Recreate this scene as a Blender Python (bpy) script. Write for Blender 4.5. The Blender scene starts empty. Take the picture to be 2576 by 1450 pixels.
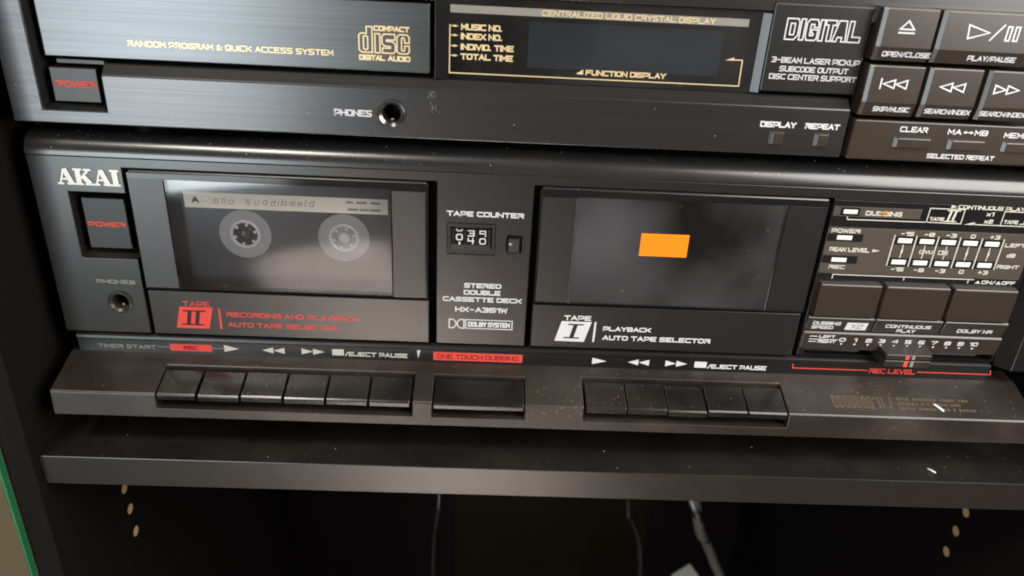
import bpy, bmesh, math, random
from mathutils import Matrix, Vector, Euler
random.seed(7)
sc = bpy.context.scene
COL = sc.collection
MM = 0.001
ZF = 850.0            # all shapes are written in mm; z = -850 mm is the floor of the room, so add ZF

# ------------------------------------------------------------------ camera
YAW, PITCH, ROLL = -0.03878, -0.45653, -0.05447
def rot(y, p, r):
    return Matrix.Rotation(y, 3, 'Z') @ Matrix.Rotation(p, 3, 'X') @ Matrix.Rotation(r, 3, 'Y')
R = rot(YAW, PITCH, ROLL)
cam = bpy.data.cameras.new('camera')
cam.sensor_width = 36.0
cam.lens = 36.0 * 1930 / 2576
cam.clip_start = 0.01
cam.clip_end = 50
cam.dof.use_dof = True
cam.dof.focus_distance = 0.335
cam.dof.aperture_fstop = 11
co = bpy.data.objects.new('camera', cam)
COL.objects.link(co)
M3 = Matrix((R.col[0], R.col[2], -R.col[1])).transposed()
M4 = M3.to_4x4()
M4.translation = Vector((0, -303.05, ZF)) * MM
co.matrix_world = M4
sc.camera = co

# ------------------------------------------------------------------ light
w = bpy.data.worlds.new('World')
sc.world = w
w.use_nodes = True
w.node_tree.nodes['Background'].inputs[0].default_value = (0.95, 0.66, 0.46, 1)
w.node_tree.nodes['Background'].inputs[1].default_value = 0.085

def area(name, loc, target, sx, sy, power, col):
    l = bpy.data.lights.new(name, 'AREA')
    l.shape = 'RECTANGLE'
    l.size = sx * MM
    l.size_y = sy * MM
    l.energy = power
    l.color = col
    o = bpy.data.objects.new(name, l)
    COL.objects.link(o)
    o.location = Vector((loc[0], loc[1], loc[2] + ZF)) * MM
    d = Vector(target) - Vector(loc)
    o.rotation_euler = d.to_track_quat('-Z', 'Y').to_euler()
    return o
wl = area('window_light', (-770, -1500, -270), (-120, 0, -170), 540, 760, 3.2, (0.86, 0.96, 1.0))
wl.data.spread = math.radians(100)
area('room_light', (530, -310, 150), (215, 0, -150), 480, 540, 6.3, (1.0, 0.97, 0.93))
area('ceiling_light', (-640, -960, 1485), (-100, 0, -190), 420, 320, 16, (1.0, 0.94, 0.84))
fl = area('floor_patch_lamp', (-195, -1130, -450), (-195, -1130, -850), 290, 1080, 27, (0.94, 0.97, 1.0))  # added lamp low over the floor, makes a bright patch to reflect
fl.data.spread = math.radians(24)
fl.rotation_euler = Euler((0, 0, math.radians(-28)))
sc.view_settings.view_transform = 'Standard'
sc.view_settings.look = 'None'
sc.view_settings.exposure = 0
sc.view_settings.gamma = 1
sc.cycles.use_denoising = True
sc.cycles.filter_width = 1.9
sc.cycles.max_bounces = 8
sc.cycles.transparent_max_bounces = 12
sc.cycles.sample_clamp_indirect = 4

# ------------------------------------------------------------------ materials
def mat(name, col, rough=0.45, spec=0.5, metal=0.0, grain=0.0, gscale=(1, 1, 1), bump=0.0, dust=0.0, emit=None, dcol=(0.45, 0.40, 0.33), rvar=0.0, blotch=0.0):
    """grain: fine tone variation; gscale: stretch of the grain (brushed metal runs along x); dust: pale specks and film."""
    m = bpy.data.materials.new(name)
    m.use_nodes = True
    nt = m.node_tree
    N, L = nt.nodes, nt.links
    b = N['Principled BSDF']
    b.inputs['Base Color'].default_value = (*col, 1)
    b.inputs['Roughness'].default_value = rough
    b.inputs['Specular IOR Level'].default_value = spec
    b.inputs['Metallic'].default_value = metal
    if emit:
        b.inputs['Emission Color'].default_value = (*emit[:3], 1)
        b.inputs['Emission Strength'].default_value = emit[3]
    if not (grain or bump or dust or rvar or blotch):
        return m
    tc = N.new('ShaderNodeTexCoord')
    mp = N.new('ShaderNodeMapping')
    mp.inputs['Scale'].default_value = gscale
    L.new(tc.outputs['Object'], mp.inputs['Vector'])
    nz = N.new('ShaderNodeTexNoise')
    nz.inputs['Scale'].default_value = 1.0
    nz.inputs['Detail'].default_value = 3
    nz.inputs['Roughness'].default_value = 0.6
    L.new(mp.outputs['Vector'], nz.inputs['Vector'])
    colout = None
    mx = N.new('ShaderNodeMix')
    mx.data_type = 'RGBA'
    mx.inputs['A'].default_value = (*[c * (1 - grain) for c in col], 1)
    mx.inputs['B'].default_value = (*[c * (1 + grain) for c in col], 1)
    L.new(nz.outputs['Fac'], mx.inputs['Factor'])
    colout = mx.outputs['Result']
    if dust:
        d1 = N.new('ShaderNodeTexNoise')
        d1.inputs['Scale'].default_value = 700
        d1.inputs['Detail'].default_value = 2
        L.new(tc.outputs['Object'], d1.inputs['Vector'])
        d2 = N.new('ShaderNodeTexNoise')
        d2.inputs['Scale'].default_value = 28
        d2.inputs['Detail'].default_value = 4
        L.new(tc.outputs['Object'], d2.inputs['Vector'])
        r1 = N.new('ShaderNodeMapRange')
        r1.inputs['From Min'].default_value = 0.66
        r1.inputs['From Max'].default_value = 0.80
        L.new(d1.outputs['Fac'], r1.inputs['Value'])
        r2 = N.new('ShaderNodeMapRange')
        r2.inputs['From Min'].default_value = 0.40
        r2.inputs['From Max'].default_value = 0.72
        L.new(d2.outputs['Fac'], r2.inputs['Value'])
        mu = N.new('ShaderNodeMath')
        mu.operation = 'MULTIPLY_ADD'
        L.new(r1.outputs['Result'], mu.inputs[0])
        L.new(r2.outputs['Result'], mu.inputs[1])
        mu2 = N.new('ShaderNodeMath')
        mu2.operation = 'MULTIPLY'
        L.new(r2.outputs['Result'], mu2.inputs[0])
        mu2.inputs[1].default_value = 0.11
        L.new(mu2.outputs[0], mu.inputs[2])
        mu3 = N.new('ShaderNodeMath')
        mu3.operation = 'MULTIPLY'
        mu3.inputs[1].default_value = dust
        mu3.use_clamp = True
        L.new(mu.outputs[0], mu3.inputs[0])
        mx2 = N.new('ShaderNodeMix')
        mx2.data_type = 'RGBA'
        L.new(mu3.outputs[0], mx2.inputs['Factor'])
        L.new(colout, mx2.inputs['A'])
        mx2.inputs['B'].default_value = (*dcol, 1)
        colout = mx2.outputs['Result']
    L.new(colout, b.inputs['Base Color'])
    if rvar:
        n3 = N.new('ShaderNodeTexNoise')
        n3.inputs['Scale'].default_value = 35
        n3.inputs['Detail'].default_value = 5
        L.new(tc.outputs['Object'], n3.inputs['Vector'])
        rr = N.new('ShaderNodeMapRange')
        rr.inputs['From Min'].default_value = 0.3
        rr.inputs['From Max'].default_value = 0.7
        rr.inputs['To Min'].default_value = max(0.02, rough - rvar)
        rr.inputs['To Max'].default_value = rough + rvar
        L.new(n3.outputs['Fac'], rr.inputs['Value'])
        L.new(rr.outputs['Result'], b.inputs['Roughness'])
    if bump:
        bp = N.new('ShaderNodeBump')
        bp.inputs['Strength'].default_value = bump
        bp.inputs['Distance'].default_value = 0.00004
        L.new(nz.outputs['Fac'], bp.inputs['Height'])
        L.new(bp.outputs['Normal'], b.inputs['Normal'])
    return m

def clear_mat(name, tint, gloss_rough, f0=0.05, sky_haze=0.0):
    """Smoked acrylic or glass: tinted see-through with a fresnel reflection, reflected sky painted as pale clouds, and dust specks."""
    m = bpy.data.materials.new(name)
    m.use_nodes = True
    nt = m.node_tree
    N, L = nt.nodes, nt.links
    N.remove(N['Principled BSDF'])
    out = N['Material Output']
    t = N.new('ShaderNodeBsdfTransparent')
    t.inputs[0].default_value = (*tint, 1)
    g = N.new('ShaderNodeBsdfGlossy')
    g.inputs['Roughness'].default_value = gloss_rough
    fr = N.new('ShaderNodeLayerWeight')
    fr.inputs['Blend'].default_value = 0.5
    pw = N.new('ShaderNodeMath')
    pw.operation = 'POWER'
    L.new(fr.outputs['Facing'], pw.inputs[0])
    pw.inputs[1].default_value = 5
    mu = N.new('ShaderNodeMath')
    mu.operation = 'MULTIPLY_ADD'
    L.new(pw.outputs[0], mu.inputs[0])
    mu.inputs[1].default_value = 1 - f0
    mu.inputs[2].default_value = f0
    ms = N.new('ShaderNodeMixShader')
    L.new(mu.outputs[0], ms.inputs[0])
    L.new(t.outputs[0], ms.inputs[1])
    L.new(g.outputs[0], ms.inputs[2])
    if sky_haze:
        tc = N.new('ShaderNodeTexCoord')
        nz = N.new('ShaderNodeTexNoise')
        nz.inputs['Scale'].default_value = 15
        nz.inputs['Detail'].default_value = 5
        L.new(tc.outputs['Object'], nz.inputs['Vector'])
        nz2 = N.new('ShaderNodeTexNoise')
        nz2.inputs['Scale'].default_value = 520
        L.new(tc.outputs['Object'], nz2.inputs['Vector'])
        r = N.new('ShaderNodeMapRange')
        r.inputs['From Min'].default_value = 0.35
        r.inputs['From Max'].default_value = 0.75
        r.inputs['To Min'].default_value = sky_haze * 0.1
        r.inputs['To Max'].default_value = sky_haze
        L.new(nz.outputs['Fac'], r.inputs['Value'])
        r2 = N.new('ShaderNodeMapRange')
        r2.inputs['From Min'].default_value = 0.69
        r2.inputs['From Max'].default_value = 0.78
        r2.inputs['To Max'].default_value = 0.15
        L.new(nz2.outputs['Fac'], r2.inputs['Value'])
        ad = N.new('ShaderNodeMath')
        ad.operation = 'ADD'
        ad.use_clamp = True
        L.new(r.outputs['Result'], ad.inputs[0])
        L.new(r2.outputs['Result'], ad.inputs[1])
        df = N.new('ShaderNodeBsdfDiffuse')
        df.inputs[0].default_value = (0.46, 0.46, 0.48, 1)  # pale clouds painted for reflected sky; the fine specks are dust
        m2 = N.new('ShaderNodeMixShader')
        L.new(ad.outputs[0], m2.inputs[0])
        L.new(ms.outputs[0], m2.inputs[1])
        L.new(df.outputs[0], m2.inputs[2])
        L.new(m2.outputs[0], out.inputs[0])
    else:
        L.new(ms.outputs[0], out.inputs[0])
    return m

BR = (25, 300, 3800)      # brushed along x
M = {}
M['brushed'] = mat('brushed_black_metal', (0.018, 0.0175, 0.0175), 0.27, 1.0, 0.12, 0.45, BR, 0.07, 0.05)
M['tray'] = mat('brushed_tray_metal', (0.13, 0.134, 0.138), 0.29, 0.6, 0.85, 0.35, (9, 300, 1500), 0.2, 0.03)
M['cdface'] = mat('brushed_player_face', (0.095, 0.095, 0.098), 0.25, 0.6, 0.8, 0.35, (9, 300, 1500), 0.2, 0.06)
M['lip'] = mat('satin_black_lip', (0.020, 0.020, 0.021), 0.24, 1.0, 0.0, 0.2, (300, 300, 300), 0.02, 0.14)
M['plastic'] = mat('black_plastic', (0.010, 0.0095, 0.009), 0.34, 0.6, 0.0, 0.2, (900, 900, 900), 0.05, 0.06)
M['plastic_dusty'] = mat('dusty_black_plastic', (0.022, 0.017, 0.0135), 0.36, 0.7, 0.0, 0.3, (900, 900, 900), 0.04, 0.7)
M['key'] = mat('piano_key_plastic', (0.010, 0.0085, 0.008), 0.17, 0.6, 0.0, 0.2, (900, 900, 900), 0.0, 0.5)
M['button'] = mat('brown_black_button', (0.036, 0.026, 0.0195), 0.28, 0.8, 0.0, 0.18, (40, 900, 900), 0.2, 0.05)
M['edge_glint'] = mat('pale_blue_glint', (0.065, 0.07, 0.08), 0.3, 0.5)  # highlight of a window edge put into the colour
M['gloss'] = mat('glossy_black_acrylic', (0.012, 0.012, 0.013), 0.10, 0.5, 0.0, 0.1, (500, 500, 500), 0.0, 0.10)
M['dark'] = mat('matt_black', (0.006, 0.006, 0.006), 0.7, 0.2)
M['rib'] = mat('ribbed_plastic', (0.013, 0.0125, 0.0125), 0.32, 0.9, 0.0, 0.5, (6, 6, 2600), 0.5, 0.05)
M['plate'] = mat('brown_legend_plate', (0.075, 0.062, 0.050), 0.35, 0.5, 0.0, 0.25, (30, 500, 900), 0.1, 0.03)
M['white'] = mat('white_print', (0.74, 0.74, 0.75), 0.6, 0.3)
M['white_thin'] = mat('greyer_white_print', (0.62, 0.62, 0.63), 0.6, 0.3)
M['cream'] = mat('cream_print', (0.60, 0.58, 0.50), 0.6, 0.3)
M['gold'] = mat('gold_print', (0.92, 0.72, 0.40), 0.34, 0.5, 0.3)
M['faded'] = mat('faded_gold_print', (0.105, 0.075, 0.046), 0.6, 0.3, 0.0, 0.5, (900, 900, 900))
M['grey_shaded'] = mat('grey_and_shaded_print', (0.25, 0.24, 0.21), 0.6, 0.3)  # real grey print, also white print with shade painted in
M['red'] = mat('red_print', (0.78, 0.085, 0.070), 0.6, 0.1)
M['redlit'] = mat('red_button_print', (0.75, 0.07, 0.03), 0.5, 0.3)
M['redink'] = mat('dark_ink_on_red', (0.26, 0.012, 0.012), 0.6, 0.3)
M['ink'] = mat('dark_ink', (0.02, 0.02, 0.02), 0.6, 0.3)
M['pencil'] = mat('pencil', (0.24, 0.23, 0.21), 0.7, 0.2)
M['silver'] = mat('silver_badge', (0.62, 0.58, 0.52), 0.38, 0.5, 0.55)
M['led'] = mat('unlit_pale_lens', (0.80, 0.80, 0.74), 0.3, 0.5)
M['orange'] = mat('orange_sticker', (0.95, 0.27, 0.004), 0.55, 0.3, 0.0, 0.06, (200, 200, 200))
M['paper'] = mat('cream_paper', (0.74, 0.70, 0.58), 0.8, 0.2, 0.0, 0.12, (60, 60, 60))
M['shell'] = mat('smoked_cassette_shell', (0.020, 0.021, 0.024), 0.2, 0.5)
M['reel'] = mat('grey_reel', (0.20, 0.20, 0.20), 0.4, 0.5, 0.0, 0.2, (300, 300, 300))
M['reel_rim'] = mat('pale_hub_rim', (0.42, 0.42, 0.42), 0.3, 0.5)
M['metal'] = mat('bare_steel', (0.55, 0.54, 0.52), 0.25, 0.5, 1.0)
M['shelf'] = mat('dark_grey_melamine', (0.017, 0.015, 0.014), 0.30, 1.0, 0.0, 0.18, (60, 700, 700), 0.05, 0.03)
M['shelf_top'] = mat('dusty_black_melamine', (0.014, 0.012, 0.011), 0.42, 0.4, 0.0, 0.3, (300, 300, 300), 0.15, 0.3)
M['panel'] = mat('black_melamine', (0.010, 0.0075, 0.008), 0.8, 0.08, 0.0, 0.3, (300, 300, 300), 0.1)
M['edge'] = mat('panel_edge_band', (0.010, 0.009, 0.008), 0.6, 0.08, 0.0, 0.4, (300, 300, 60), 0.1)
M['wood'] = mat('raw_chipboard', (0.80, 0.50, 0.25), 0.8, 0.2, 0.0, 0.3, (900, 900, 900))
M['floor'] = mat('tan_wood_floor', (0.21, 0.17, 0.14), 0.7, 0.2, 0.0, 0.25, (5, 60, 60), 0.0)
M['wall'] = mat('olive_wall', (0.46, 0.33, 0.21), 0.8, 0.2, 0.0, 0.2, (8, 8, 4))
M['shade'] = mat('brown_shade', (0.014, 0.009, 0.004), 0.5, 0.15, 0.0, 0.6, (14, 14, 5))  # dimness of the back opening put into the colour
M['ring'] = mat('dark_chrome_ring', (0.22, 0.22, 0.23), 0.22, 0.5, 0.9)
M['cable'] = mat('black_cable', (0.02, 0.019, 0.018), 0.25, 0.5)
M['cable_grey'] = mat('grey_cable', (0.13, 0.12, 0.105), 0.4, 0.4)
M['plug'] = mat('white_plug', (0.66, 0.63, 0.55), 0.45, 0.4)
M['lint'] = mat('white_lint', (0.86, 0.86, 0.82), 0.8, 0.2)
M['crumb'] = mat('burnt_crumb', (0.45, 0.22, 0.06), 0.7, 0.3)
M['dust'] = mat('pale_dust', (0.45, 0.42, 0.36), 0.9, 0.1)
M['green'] = mat('green_glass_edge', (0.02, 0.17, 0.065), 0.3, 0.5)
M['acrylic'] = clear_mat('smoked_acrylic', (0.97, 0.97, 0.98), 0.05, 0.075, 0.05)
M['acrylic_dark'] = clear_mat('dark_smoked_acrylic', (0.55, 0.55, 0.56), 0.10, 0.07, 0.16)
M['lens'] = clear_mat('display_acrylic', (0.66, 0.67, 0.69), 0.10, 0.07, 0.07)
M['glass'] = clear_mat('clear_green_glass', (0.93, 0.96, 0.94), 0.02, 0.05)
M['lcd'] = mat('grey_liquid_crystal', (0.040, 0.048, 0.055), 0.25, 0.5)

# ------------------------------------------------------------------ builders
def put(o, parent):
    COL.objects.link(o)
    if parent is not None:
        o.parent = parent
    return o

def thing(name, label, cat, loc=(0, 0, 0), group=None):
    o = bpy.data.objects.new(name, None)
    o.empty_display_size = 0.02
    COL.objects.link(o)
    o.location = Vector((loc[0], loc[1], loc[2] + ZF)) * MM
    tag(o, label, cat, group)
    return o

def tag(o, label=None, cat=None, group=None, kind=None):
    if label: o['label'] = label
    if cat: o['category'] = cat
    if group: o['group'] = group
    if kind: o['kind'] = kind
    return o

def base_of(o):
    """World position in mm of the thing an object belongs to (parts keep identity transforms)."""
    p = o
    while p is not None and p.parent is not None:
        p = p.parent
    return Vector((0, 0, 0)) if p is None else p.location / MM - Vector((0, 0, ZF))

def box(bm, x0, x1, y0, y1, z0, z1):
    v = [bm.verts.new((x, y, z)) for x in (x0, x1) for y in (y0, y1) for z in (z0, z1)]
    for f in ((0, 1, 3, 2), (4, 6, 7, 5), (0, 4, 5, 1), (2, 3, 7, 6), (0, 2, 6, 4), (1, 5, 7, 3)):
        bm.faces.new([v[i] for i in f])

def prism(bm, prof, x0, x1):
    """prof: (y, z) outline, extruded along x."""
    a = [bm.verts.new((x0, y, z)) for y, z in prof]
    b = [bm.verts.new((x1, y, z)) for y, z in prof]
    n = len(prof)
    bm.faces.new(a)
    bm.faces.new(b[::-1])
    for i in range(n):
        bm.faces.new([a[i], b[i], b[(i + 1) % n], a[(i + 1) % n]])

def extr(bm, outline, y0, y1):
    """outline: (x, z) polygon, extruded along y."""
    a = [bm.verts.new((x, y0, z)) for x, z in outline]
    b = [bm.verts.new((x, y1, z)) for x, z in outline]
    n = len(outline)
    bm.faces.new(a)
    bm.faces.new(b[::-1])
    for i in range(n):
        bm.faces.new([a[i], b[i], b[(i + 1) % n], a[(i + 1) % n]])

def taper(bm, x0, x1, y0, y1, z0, z1, l=0, r=0, t=0, b=0):
    """Box whose front (y0, toward the viewer) is inset on each side: a button with sloping flanks."""
    f = [(x0 + l, y0, z0 + b), (x1 - r, y0, z0 + b), (x1 - r, y0, z1 - t), (x0 + l, y0, z1 - t)]
    k = [(x0, y1, z0), (x1, y1, z0), (x1, y1, z1), (x0, y1, z1)]
    a = [bm.verts.new(p) for p in f]
    c = [bm.verts.new(p) for p in k]
    bm.faces.new(a)
    bm.faces.new(c[::-1])
    for i in range(4):
        bm.faces.new([a[i], c[i], c[(i + 1) % 4], a[(i + 1) % 4]])

def lathe_y(bm, cx, cz, prof, seg=40):
    """prof: (radius, y) open line turned about the y axis through (cx, cz)."""
    rings = []
    for r, y in prof:
        rings.append([bm.verts.new((cx + r * math.cos(2 * math.pi * i / seg), y, cz + r * math.sin(2 * math.pi * i / seg))) for i in range(seg)])
    for a, b in zip(rings, rings[1:]):
        for i in range(seg):
            bm.faces.new([a[i], a[(i + 1) % seg], b[(i + 1) % seg], b[i]])
    return rings

def tube(bm, pts, r, seg=10):
    rings = []
    for i, p in enumerate(pts):
        p = Vector(p)
        d = (Vector(pts[min(i + 1, len(pts) - 1)]) - Vector(pts[max(i - 1, 0)])).normalized()
        u = d.cross(Vector((0, 1, 0.3))).normalized()
        v = d.cross(u)
        rr = r[i] if isinstance(r, (list, tuple)) else r
        rings.append([bm.verts.new(p + rr * (u * math.cos(2 * math.pi * k / seg) + v * math.sin(2 * math.pi * k / seg))) for k in range(seg)])
    for a, b in zip(rings, rings[1:]):
        for k in range(seg):
            bm.faces.new([a[k], a[(k + 1) % seg], b[(k + 1) % seg], b[k]])
    bm.faces.new(rings[0][::-1])
    bm.faces.new(rings[-1])

def smooth_pts(pts, n=6):
    out = []
    P = [Vector(p) for p in pts]
    for i in range(len(P) - 1):
        p0, p1, p2, p3 = P[max(i - 1, 0)], P[i], P[i + 1], P[min(i + 2, len(P) - 1)]
        for k in range(n):
            t = k / n
            out.append(0.5 * ((2 * p1) + (p2 - p0) * t + (2 * p0 - 5 * p1 + 4 * p2 - p3) * t * t + (3 * p1 - p0 - 3 * p2 + p3) * t ** 3))
    out.append(P[-1])
    return out

def part(name, bm, m, parent=None, bevel=0.0, cut=None, label=None, kind=None, flat=True, seg=2, mats=None, pick=None):
    off = base_of(parent) if parent is not None else Vector((0, 0, 0))
    add = Vector((0, 0, ZF)) if parent is None else Vector((0, 0, 0))
    bmesh.ops.recalc_face_normals(bm, faces=bm.faces[:])
    for v in bm.verts:
        v.co = (v.co - off + add) * MM
    me = bpy.data.meshes.new(name)
    bm.to_mesh(me)
    bm.free()
    o = bpy.data.objects.new(name, me)
    put(o, parent)
    tmp = []
    for c in cut or []:
        cb = bmesh.new()
        c(cb)
        bmesh.ops.recalc_face_normals(cb, faces=cb.faces[:])
        for v in cb.verts:
            v.co = (v.co - off + add) * MM
        cm = bpy.data.meshes.new('cutter')
        cb.to_mesh(cm)
        cb.free()
        cobj = bpy.data.objects.new('cutter', cm)
        put(cobj, parent)
        md = o.modifiers.new('cut', 'BOOLEAN')
        md.object = cobj
        md.operation = 'DIFFERENCE'
        md.solver = 'EXACT'
        tmp.append(cobj)
    if bevel:
        md = o.modifiers.new('bevel', 'BEVEL')
        md.width = bevel * MM
        md.segments = seg
        md.limit_method = 'ANGLE'
        md.angle_limit = math.radians(32)
        md.use_clamp_overlap = True
    if o.modifiers:
        dg = bpy.context.evaluated_depsgraph_get()
        dg.update()
        new = bpy.data.meshes.new_from_object(o.evaluated_get(dg))
        o.modifiers.clear()
        o.data = new
        bpy.data.meshes.remove(me)
        me = new
        me.name = name
    for c in tmp:
        cm = c.data
        bpy.data.objects.remove(c)
        bpy.data.meshes.remove(cm)
    me.materials.clear()
    for q in (mats or [m]):
        me.materials.append(q)
    if pick:
        for p in me.polygons:
            p.material_index = pick(p)
    else:
        for p in me.polygons:
            p.material_index = 0
    if not flat:
        for p in me.polygons:
            p.use_smooth = True
        me.set_sharp_from_angle(angle=math.radians(35))
    if label: o['label'] = label
    if kind: o['kind'] = kind
    return o

def B():
    return bmesh.new()

def boxpart(name, x0, x1, y0, y1, z0, z1, m, parent, bevel=0.3, **k):
    bm = B()
    box(bm, x0, x1, y0, y1, z0, z1)
    return part(name, bm, m, parent, bevel, **k)

# ------------------------------------------------------------------ lettering: a wide squared stroke face on a 6 x 6 grid
G = {
 'A': '00 36 60|12 52', 'B': '00 06 56 65 64 53 62 61 50 00|03 53', 'C': '60 10 01 05 16 66', 'D': '00 06 56 65 61 50 00',
 'E': '60 00 06 66|03 53', 'F': '00 06 66|03 53', 'G': '66 16 05 01 10 60 63 33', 'H': '00 06|60 66|03 63', 'I': '00 06',
 'J': '01 10 50 61 66', 'K': '00 06|66 23 60', 'L': '06 00 60', 'M': '00 06 32 66 60', 'N': '00 06 60 66',
 'O': '10 50 61 65 56 16 05 01 10', 'P': '00 06 56 65 63 52 02', 'Q': '10 50 61 65 56 16 05 01 10|42 60', 'R': '00 06 56 65 64 53 03|33 60',
 'S': '00 50 61 62 53 13 04 05 16 66', 'T': '06 66|36 30', 'U': '06 01 10 50 61 66', 'V': '06 30 66', 'W': '06 10 35 50 66',
 'X': '00 66|06 60', 'Y': '06 33 66|33 30', 'Z': '06 66 00 60', '0': '10 50 61 65 56 16 05 01 10', '1': '15 36 30',
 '2': '05 16 56 65 64 53 13 02 00 60', '3': '06 56 65 64 53 23|53 62 61 50 00', '4': '50 56 02 62', '5': '66 06 03 53 62 61 50 00',
 '6': '66 16 05 01 10 50 61 62 53 03', '7': '06 66 20', '8': '10 50 61 62 53 64 65 56 16 05 04 13 02 01 10|13 53',
 '9': '00 50 61 65 56 16 05 04 13 63', '-': '13 53', '+': '13 53|35 31', '/': '00 66', '.': '00 10',
 '&': '60 14 15 26 36 45 12 01 10 30 63', '<': '13 53|25 13 21', '>': '13 53|45 53 41',
 'a': '50 54|53 44 14 03 01 10 40 51', 'b': '06 00|03 14 44 53 51 40 10 01', 'c': '53 44 14 03 01 10 40 51', 'd': '56 50|53 44 14 03 01 10 40 51',
 'e': '02 52 53 44 14 03 01 10 50', 'i': '00 04', 'l': '06 00', 'o': '10 40 51 53 44 14 03 01 10', 's': '00 40 51 42 12 03 14 54', 'u': '04 01 10 40 51 54', 'n': '00 04 44 53 50',
 'j': '5m', 'q': '60 66 06 03 63', 't': '06 66 60 00|23 63', 'f': '06 03 63|56 50', 'x': '00 54|04 50',
}
del G['j']
NARROW = {'I': 0.0, '1': 0.45, '.': 0.16, 'i': 0.0, 'l': 0.0, '-': 0.75, '/': 0.55, 'J': 0.8}

def ribbon(bm, pts, h, put_pt, k):
    """Mitred ribbon of half width h along 2-D points; put_pt maps (x, z, lift) to space."""
    closed = len(pts) > 2 and (Vector(pts[0]) - Vector(pts[-1])).length < 1e-6
    P = [Vector(p) for p in (pts[:-1] if closed else pts)]
    n = len(P)
    Lf, Rt = [], []
    for i in range(n):
        a = P[i - 1] if (closed or i > 0) else None
        c = P[(i + 1) % n] if (closed or i < n - 1) else None
        p = P[i]
        d1 = (p - a).normalized() if a is not None else None
        d2 = (c - p).normalized() if c is not None else None
        if d1 is None:
            nrm = Vector((-d2.y, d2.x)); q = p - d2 * h; s = 1
        elif d2 is None:
            nrm = Vector((-d1.y, d1.x)); q = p + d1 * h; s = 1
        else:
            t = d1 + d2
            if t.length < 1e-4:
                t = d1
            t.normalize()
            nrm = Vector((-t.y, t.x)); q = p
            cs = max(0.45, nrm.dot(Vector((-d1.y, d1.x))))
            s = 1 / cs
        Lf.append(put_pt(*(q + nrm * h * s), k))
        Rt.append(put_pt(*(q - nrm * h * s), k))
    lv = [bm.verts.new(p) for p in Lf]
    rv = [bm.verts.new(p) for p in Rt]
    for i in range(n if closed else n - 1):
        j = (i + 1) % n
        bm.faces.new([lv[i], lv[j], rv[j], rv[i]])

LIFT = 0.05
def flat_map(y, slope=None):
    """Print sits LIFT mm proud of a face at depth y; slope = (y, z0, dy/dz) for faces that lean."""
    def f(x, z, k):
        yy = y if slope is None else slope[0] + (z - slope[1]) * slope[2]
        return (x, yy - LIFT - 0.006 * k, z)
    return f

def write(s, x0, x1, z0, h, m, parent, y=0.0, th=0.17, slant=0.0, name='lettering', mp=None, tall=1.0):
    mp = mp or flat_map(y)
    adv, pos = 0.0, []
    for ch in s:
        if ch == ' ':
            adv += 0.55
            continue
        wd = NARROW.get(ch, 1.0)
        pos.append((ch, adv, wd))
        adv += wd + 0.34
    total = adv - 0.34
    hh = h * th / 2
    sx = (x1 - x0 - 2 * hh) / max(total, 0.01)
    if len(s) == 1 and NARROW.get(s, 1) == 0:
        sx = 0
    bm = B()
    k = 0
    for ch, ax, wd in pos:
        for st in G.get(ch, '').split('|'):
            if not st:
                continue
            pts = []
            for c in st.split():
                gx, gz = int(c[0]) / 6, int(c[1]) / 6
                if ch in '1':
                    gx = (gx - 1 / 6) / (2 / 6) if wd < 1 else gx
                zz = hh + gz * (h - 2 * hh)
                pts.append((x0 + hh + (ax + gx * wd) * sx + slant * zz, z0 + zz))
            ribbon(bm, pts, hh, mp, k % 5)
            k += 1
    return part(name, bm, m, parent, flat=True)

def poly(name, pts, m, parent, y=0.0, mp=None, lift=0):
    """One flat printed polygon."""
    mp = mp or flat_map(y)
    bm = B()
    bm.faces.new([bm.verts.new(mp(x, z, lift)) for x, z in pts])
    return part(name, bm, m, parent, flat=True)

def polys(name, lst, m, parent, y=0.0, mp=None, lift=0):
    mp = mp or flat_map(y)
    bm = B()
    for i, pts in enumerate(lst):
        bm.faces.new([bm.verts.new(mp(x, z, lift + i % 3)) for x, z in pts])
    return part(name, bm, m, parent, flat=True)

def lines(name, lst, th, m, parent, y=0.0, mp=None):
    mp = mp or flat_map(y)
    bm = B()
    for i, pts in enumerate(lst):
        ribbon(bm, pts, th / 2, mp, i % 4)
    return part(name, bm, m, parent, flat=True)

def rect(x0, x1, z0, z1, sl=0.0):
    return [(x0, z0), (x1, z0), (x1 + sl, z1), (x0 + sl, z1)]

def tri_r(x0, x1, zc, hh):
    return [(x0, zc - hh), (x1, zc), (x0, zc + hh)]

def tri_l(x0, x1, zc, hh):
    return [(x1, zc - hh), (x1, zc + hh), (x0, zc)]

def roman(x, z, h, bars, sl, wd, mp, m, parent, name='lettering'):
    """Serif numeral: thick uprights between two thin serifs."""
    bm = B()
    t = h * 0.09
    tot = wd
    ribbon(bm, [(x + sl * t / 2, z + t / 2), (x + tot + sl * t / 2, z + t / 2)], t / 2, mp, 0)
    ribbon(bm, [(x + sl * h, z + h - t / 2), (x + tot + sl * h, z + h - t / 2)], t / 2, mp, 0)
    bw = tot * (0.30 if bars == 1 else 0.19)
    cs = [0.5] if bars == 1 else [0.30, 0.70]
    for c in cs:
        cx = x + tot * c
        v = [bm.verts.new(mp(px, pz, 1)) for px, pz in ((cx - bw / 2 + sl * t, z + t * 0.9), (cx + bw / 2 + sl * t, z + t * 0.9), (cx + bw / 2 + sl * (h - t), z + h - t * 0.9), (cx - bw / 2 + sl * (h - t), z + h - t * 0.9))]
        bm.faces.new(v)
    return part(name, bm, m, parent, flat=True)
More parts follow.
